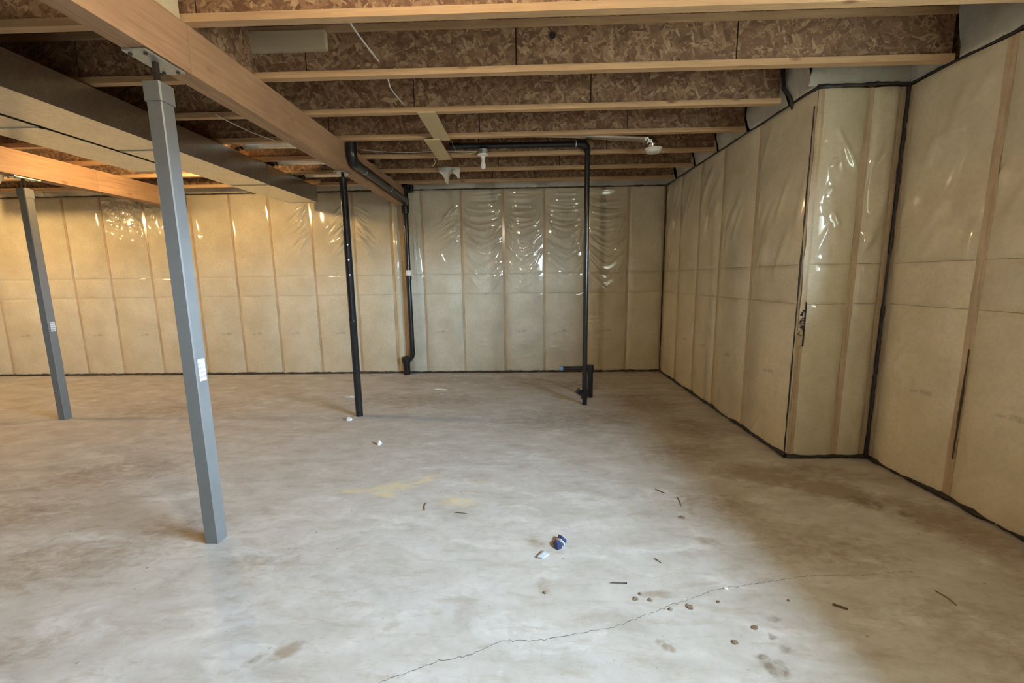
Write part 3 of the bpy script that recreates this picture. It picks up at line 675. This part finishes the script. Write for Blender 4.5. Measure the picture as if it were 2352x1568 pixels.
t = thing('waste_stack', (-1.81, 6.27, 0), 'black waste stack on the back wall, fed by a pipe along the beam', 'pipe')
SX, SY = -1.700, 6.285
link('stack_riser', MB().tube([(SX, SY, .36), (SX-.004, SY, 1.4), (SX, SY, 2.45)], .037, 16), M['abs'], t, True)
link('offset_elbow', MB().tube([(SX, SY, .40), (SX, SY, .33), (SX-.012, SY, .285), (SX-.04, SY, .245), (SX-.09, SY, .195)], .041, 14), M['abs'], t, True)
link('base_wye', MB().tube([(-1.80, SY, 0), (-1.80, SY, .17), (-1.806, SY, .20), (-1.81, SY, .255)], [.052, .052, .060, .060], 16), M['abs'], t, True)
link('open_hub', MB().lathe((-1.81, SY, .255), [(.050, 0), (.050, .02), (.038, .02), (.036, .0)], 16), M['abs'], t, True)
link('coupling', MB().tube([(SX, SY, 1.44), (SX, SY, 1.50)], .042, 14), M['abs'], t, True)
link('white_collar', MB().tube([(SX, SY, 1.50), (SX, SY, 1.58)], .040, 14), M['white'], t, True)['label'] = 'white paper collar'
link('upper_wye', MB().tube([(SX, SY, 2.40), (SX, SY, 2.46), (SX, SY, 2.60), (SX, SY, 2.70), (SX, SY, 2.86)], [.050, .052, .052, .044, .044], 16).tube([(SX+.02, SY-.01, 2.70), (SX+.10, SY-.01, 2.72)], [.032, .03], 12).tube([(SX+.10, SY-.01, 2.69), (SX+.10, SY-.01, 2.78)], .036, 12), M['abs'], t, True)
link('beam_run', MB().tube([(-1.636, 4.30, 2.575), (-1.636, 5.2, 2.560), (-1.642, 6.05, 2.545), (SX+.01, 6.23, 2.53)], .043, 16), M['abs'], t, True)
link('drop_elbow', MB().tube([(-1.636, 4.22, 2.90), (-1.636, 4.22, 2.66)]+arc((-1.636, 4.30, 2.655), (0, -1, 0), (0, 0, -1), .08, 0, math.pi/2, 6)+[(-1.636, 4.36, 2.574)], .050, 16), M['abs'], t, True)
for yy in (4.52, 5.35): link('strap_ring', MB().tube([(-1.636, yy, 2.5705-(yy-4.3)*.014), (-1.636, yy+.006, 2.5705-(yy-4.3)*.014)], .0445, 16), M['zinc'], t, True)

# ------------------------------------------------------------------ bulbs
def lampholder(x, y, z, label, mat, box_y=None):
    t = thing('lampholder', (x, y, z), label, 'lamp', 'bare bulb lampholders')
    link('holder', MB().lathe((x, y, z), [(.020, -.052), (.024, -.050), (.026, -.018), (.052, -.012), (.057, -.004), (.055, 0)], 20), M['white'], t, True)
    link('bulb', MB().lathe((x, y, z-.052), [(.003, -.098), (.014, -.094), (.024, -.082), (.0285, -.066), (.027, -.048), (.019, -.024), (.015, 0)], 18), mat, t, True)
    link('ceiling_box', MB().tube([(x, y, z), (x, y, z+.05)], .05, 8), M['zinc'], t)
    return t
lampholder(-.41, 4.655, 2.735, 'white lampholder with unlit bulb below the fifth joist', M['bulb'])
lampholder(-.36, 1.02, 2.765, 'lit bulb in a lampholder overhead near the camera', M['lit_near'])
lampholder(-3.95, 4.62, 2.77, 'lit bulb hidden behind the long trunk duct', M['lit_far'])
lampholder(-7.5, 4.3, 2.735, 'lit bulb out of view at the far left', M['lit_left'])

# ------------------------------------------------------------------ strapping, scraps and cables overhead
own('strapping_board', MB().box(-.815, -.672, 3.49, 4.165, H-.011, H-.0005), M['strap'], 'pale strapping board between the third and fourth joists', 'board', 'pale strapping boards')
own('strapping_board', MB().box(-.905, -.762, 4.10, 4.775, H-.022, H-.0115), M['strap'], 'pale strapping board between the fourth and fifth joists', 'board', 'pale strapping boards')
own('blocking_board', MB().box(-1.80, -1.70, 2.12, 2.27, H+.001, ZT-.05), M['filler'], 'pale blocking board standing on the beam at the top edge of the picture', 'board')
own('blocking_board', MB().box(-1.735, -1.715, 2.345, 2.885, H+.002, ZT-.04), M['osb'], 'dark strand board blocking on the beam between the first two joists', 'board')
mb = MB(); N, K = 16, 10; R = np.random.default_rng(11)
for k in range(K+1):
    for q in range(N+1):
        u = q/N; s_ = k/K; zb = 2.775-(.19*s_)*(1-.62*abs(math.sin((u*1.02+.33)*math.pi*1.42)))*(1 if 0 < q < N else .7)
        mb.v.append((-1.02+.27*u*(1-.12*s_)+.02*s_+R.normal(0, .004), 5.318-.035*math.sin(u*9+2*s_)*s_-.012-R.uniform(0, .008), zb))
for k in range(K):
    for q in range(N): i = k*(N+1)+q; mb.f.append((i, i+1, i+N+2, i+N+1))
i0 = len(mb.v); mb.v += [(x, y+.022, z) for x, y, z in mb.v]; nf = list(mb.f); mb.f += [tuple(i0+j for j in f[::-1]) for f in nf]
own('insulation_scrap', mb, M['fleece'], 'white ragged insulation scrap hanging from a joist near the back wall', 'insulation', smooth=True)
def cable(name, pts, r, mat, label):
    P = []
    for p, q, a_, b_ in zip(pts[:1]+pts[:-2], pts[:-1], pts[1:], pts[2:]+pts[-1:]):
        p, q, a_, b_ = map(Vector, (p, q, a_, b_))
        for k in range(6):
            s_ = k/6; P.append(.5*((2*q)+(-p+a_)*s_+(2*p-5*q+4*a_-b_)*s_*s_+(-p+3*q-3*a_+b_)*s_**3))
    P.append(Vector(pts[-1])); mb = MB().tube(P, r, 8, flat=(1, .75)); return own(name, mb, mat, label, 'cable', smooth=True)
cable('electrical_cable', [(-.872, 2.31, 2.80), (-.874, 2.338, 2.757), (-.890, 2.48, 2.775), (-.898, 2.62, 2.793), (-.904, 2.80, 2.812), (-.905, 2.895, 2.822)], .0052, M['cable'], 'white cable looping from the nearest joist to the second')
cable('electrical_cable', [(-.873, 2.955, 2.755), (-.880, 3.0, 2.742), (-.897, 3.1, 2.745), (-.908, 3.3, 2.768), (-.916, 3.49, 2.796)], .0048, M['cable'], 'white cable sagging between the second and third joists')
cable('electrical_cable', [(-1.69, 4.60, 2.792), (-1.5, 4.60, 2.772), (-1.2, 4.62, 2.760), (-.95, 4.63, 2.768), (-.7, 4.64, 2.768), (-.46, 4.65, 2.765)], .004, M['cable'], 'white cable running along the fifth joist to the unlit bulb')
cable('electrical_cable', [(-2.37, 3.42, 2.73), (-2.36, 3.6, 2.725), (-2.345, 3.9, 2.735), (-2.30, 4.11, 2.745)], .006, M['cable'], 'pale cable under the joists left of the long beam')
cable('electrical_cable', [(-1.86, 3.05, 2.70), (-1.84, 3.5, 2.62), (-1.83, 4.2, 2.60), (-1.825, 4.9, 2.62)], .005, M['cable'], 'pale cable running along the left side of the long beam')
cable('electrical_cable', [(-.47, 4.655, 2.77), (-.50, 4.65, 2.752), (-.56, 4.645, 2.748), (-.62, 4.645, 2.76)], .0042, M['yellowcable'], 'short yellow cable at the unlit bulb')
cable('electrical_cable', [(-.735, 4.630, 2.90), (-.725, 4.632, 2.84), (-.70, 4.628, 2.79), (-.69, 4.622, 2.76)], .0035, M['yellowcable'], 'thin yellow cable hanging at the left end of the overhead black pipe')
cable('electrical_cable', [(-.955, 4.79, 2.74), (-.945, 4.80, 2.715), (-.96, 4.82, 2.69), (-.985, 4.84, 2.675)], .0045, M['yellowcable'], 'yellow cable tail dangling below the fifth joist left of the bulb')

# ------------------------------------------------------------------ litter on the floor
def scrap(name, c, rx, ry, hz, mat, label, cat, seed, group=None, an=0.0, n=9):
    R = np.random.default_rng(seed); bm = bmesh.new(); bmesh.ops.create_icosphere(bm, subdivisions=2, radius=1.0); mb = MB()
    for v in bm.verts:
        k = 1+R.normal(0, .17); x, y, z = v.co*k; x, y = x*rx, y*ry; z = max(-.15, z)*hz
        mb.v.append((c[0]+x*math.cos(an)-y*math.sin(an), c[1]+x*math.sin(an)+y*math.cos(an), max(.0004, z+.15*hz)))
    mb.f = [tuple(v.index for v in f.verts) for f in bm.faces]; bm.free()
    return own(name, mb, mat, label, cat, group)
def stick(p, q, r, mat, name, label, cat, group=None):
    m_ = ((p[0]+q[0])/2+.15*(q[1]-p[1])*random.uniform(-.5, .5), (p[1]+q[1])/2, r+.001)
    return own(name, MB().tube([(p[0], p[1], r), m_, (q[0], q[1], r)], [r, r*.9, r*.7], 6), mat, label, cat, group)
# the navy wrapper: a folded, crumpled sheet with a white band
def wrapper():
    t = thing('crumpled_wrapper', (.183, 2.105, 0), 'navy blue crumpled wrapper lying on the floor', 'wrapper')
    R = np.random.default_rng(3)
    def sheet(P, mat, nm):
        mb = MB(); n = len(P); top = [(x, y, z) for x, y, z in P]
        c = (sum(p[0] for p in P)/n, sum(p[1] for p in P)/n, max(p[2] for p in P)+.006)
        mb.v = top+[c]+[(x, y, .0006) for x, y, z in P]
        mb.f = [(k, (k+1) % n, n) for k in range(n)]+[(n+1+k, n+1+(k+1) % n, (k+1) % n, k) for k in range(n)]+[tuple(n+1+k for k in range(n-1, -1, -1))]
        link(nm, mb, mat, t)
    sheet([(.150, 2.122, .012), (.152, 2.085, .006), (.172, 2.066, .006), (.196, 2.080, .014), (.185, 2.112, .022), (.163, 2.132, .018)], M['blue'], 'front_flap')
    sheet([(.168, 2.135, .018), (.187, 2.112, .022), (.207, 2.098, .018), (.216, 2.108, .014), (.196, 2.132, .024), (.178, 2.146, .02)], M['clear'], 'white_band')
    sheet([(.178, 2.148, .022), (.196, 2.130, .026), (.217, 2.108, .016), (.226, 2.140, .012), (.206, 2.166, .014), (.184, 2.182, .018)], M['blue'], 'back_flap')
wrapper()
mb = MB(); R = np.random.default_rng(4); P = [(.06, 2.0), (.085, 1.992), (.115, 2.015), (.128, 2.035), (.103, 2.05), (.09, 2.058), (.078, 2.03)]
mb.v = [(x, y, R.uniform(.003, .012)) for x, y in P]+[(.095, 2.025, .018)]+[(x, y, .0005) for x, y in P]; n = len(P)
mb.f = [(k, (k+1) % n, n) for k in range(n)]+[(n+1+k, n+1+(k+1) % n, (k+1) % n, k) for k in range(n)]+[tuple(n+1+k for k in range(n-1, -1, -1))]
own('plastic_scrap', mb, M['clear'], 'small clear plastic scrap left of the navy wrapper', 'scrap')
t = own('nail', MB().tube([(.405, 1.8215, .0028), (.476, 1.820, .0028)], .0022, 6).tube([(.476, 1.820, .004), (.480, 1.820, .004)], .0045, 8), M['nail'], 'steel nail lying on the floor just behind the crack', 'nail')
stick((1.352, 1.696), (1.398, 1.668), .0048, M['twig'], 'twig', 'thick dark twig on the floor at right, in front of the crack', 'twig', 'twigs on the floor')
stick((1.876, 1.785), (1.886, 1.697), .0026, M['twig'], 'twig', 'long thin twig on the floor at far right', 'twig', 'twigs on the floor')
stick((.893, 2.720), (.940, 2.664), .0032, M['twig'], 'twig', 'twig on the floor farthest back at right, near dirt specks', 'twig', 'twigs on the floor')
stick((1.003, 2.612), (.990, 2.508), .0026, M['twig'], 'twig', 'thin twig pointing at the camera in front of the farthest twig', 'twig', 'twigs on the floor')
stick((-.649, 2.541), (-.637, 2.452), .0028, M['twig'], 'twig', 'small curved twig on the floor beside the yellow stain', 'twig', 'twigs on the floor')
stick((-.44, 2.428), (-.364, 2.414), .0026, M['twig'], 'twig', 'thin twig lying level, right of the yellow stain', 'twig', 'twigs on the floor')
stick((.665, 2.0), (.69, 1.965), .0022, M['twig'], 'twig', 'tiny splinter on the floor right of the navy wrapper', 'twig', 'twigs on the floor')
scrap('paper_scrap', (-1.83, 4.165), .038, .028, .03, M['paper'], 'bright white crumpled scrap at the foot of the black post', 'scrap', 5)
scrap('paper_scrap', (-2.17, 5.03), .075, .028, .012, M['paper'], 'flat white scrap on the floor behind the black post', 'scrap', 6)
scrap('paper_scrap', (-1.10, 5.36), .095, .026, .012, M['paper'], 'ragged white scrap on the floor near the back wall', 'scrap', 8, an=-.3)
scrap('pebble', (-1.293, 3.522), .018, .028, .03, M['paper'], 'pale pebble alone on the floor right of the black post', 'pebble', 9)
scrap('pebble', (.93, 1.79), .012, .01, .006, M['paper'], 'tiny white chip on the floor just right of the crack', 'pebble', 12)
cl = [((.497, 1.723), .013, .012, 'squarish mud crumb behind the crack, left of two others'), ((.560, 1.716), .011, .009, 'small mud crumb behind the crack, right of two others'), ((.525, 1.752), .007, .009, 'smallest mud crumb behind the crack, above two others'),
      ((.632, 1.664), .011, .009, 'mud crumb in front of the crack, left of the reddish one'), ((.720, 1.677), .016, .015, 'reddish mud crumb touching the front of the crack'), ((.945, 1.570), .017, .011, 'oval mud crumb beside the dark stains at right'),
      ((.828, 1.497), .013, .010, 'round mud crumb left of the dark stains'), ((.944, 2.382), .020, .017, 'reddish brown mud crumb alone behind the crack at right'), ((.088, 1.756), .008, .008, 'small mud crumb alone in front of the navy wrapper'),
      ((1.175, 1.72), .006, .006, 'tiny mud crumb right of the dark stains'), ((.86, 1.71), .008, .007, 'mud crumb between the crack and the reddish crumb')]
for k, (c, rx, ry, lb) in enumerate(cl):
    scrap('mud_crumb', c, rx, ry, .0055, M['dirt'], lb, 'dirt', 40+k, 'mud crumbs on the floor')
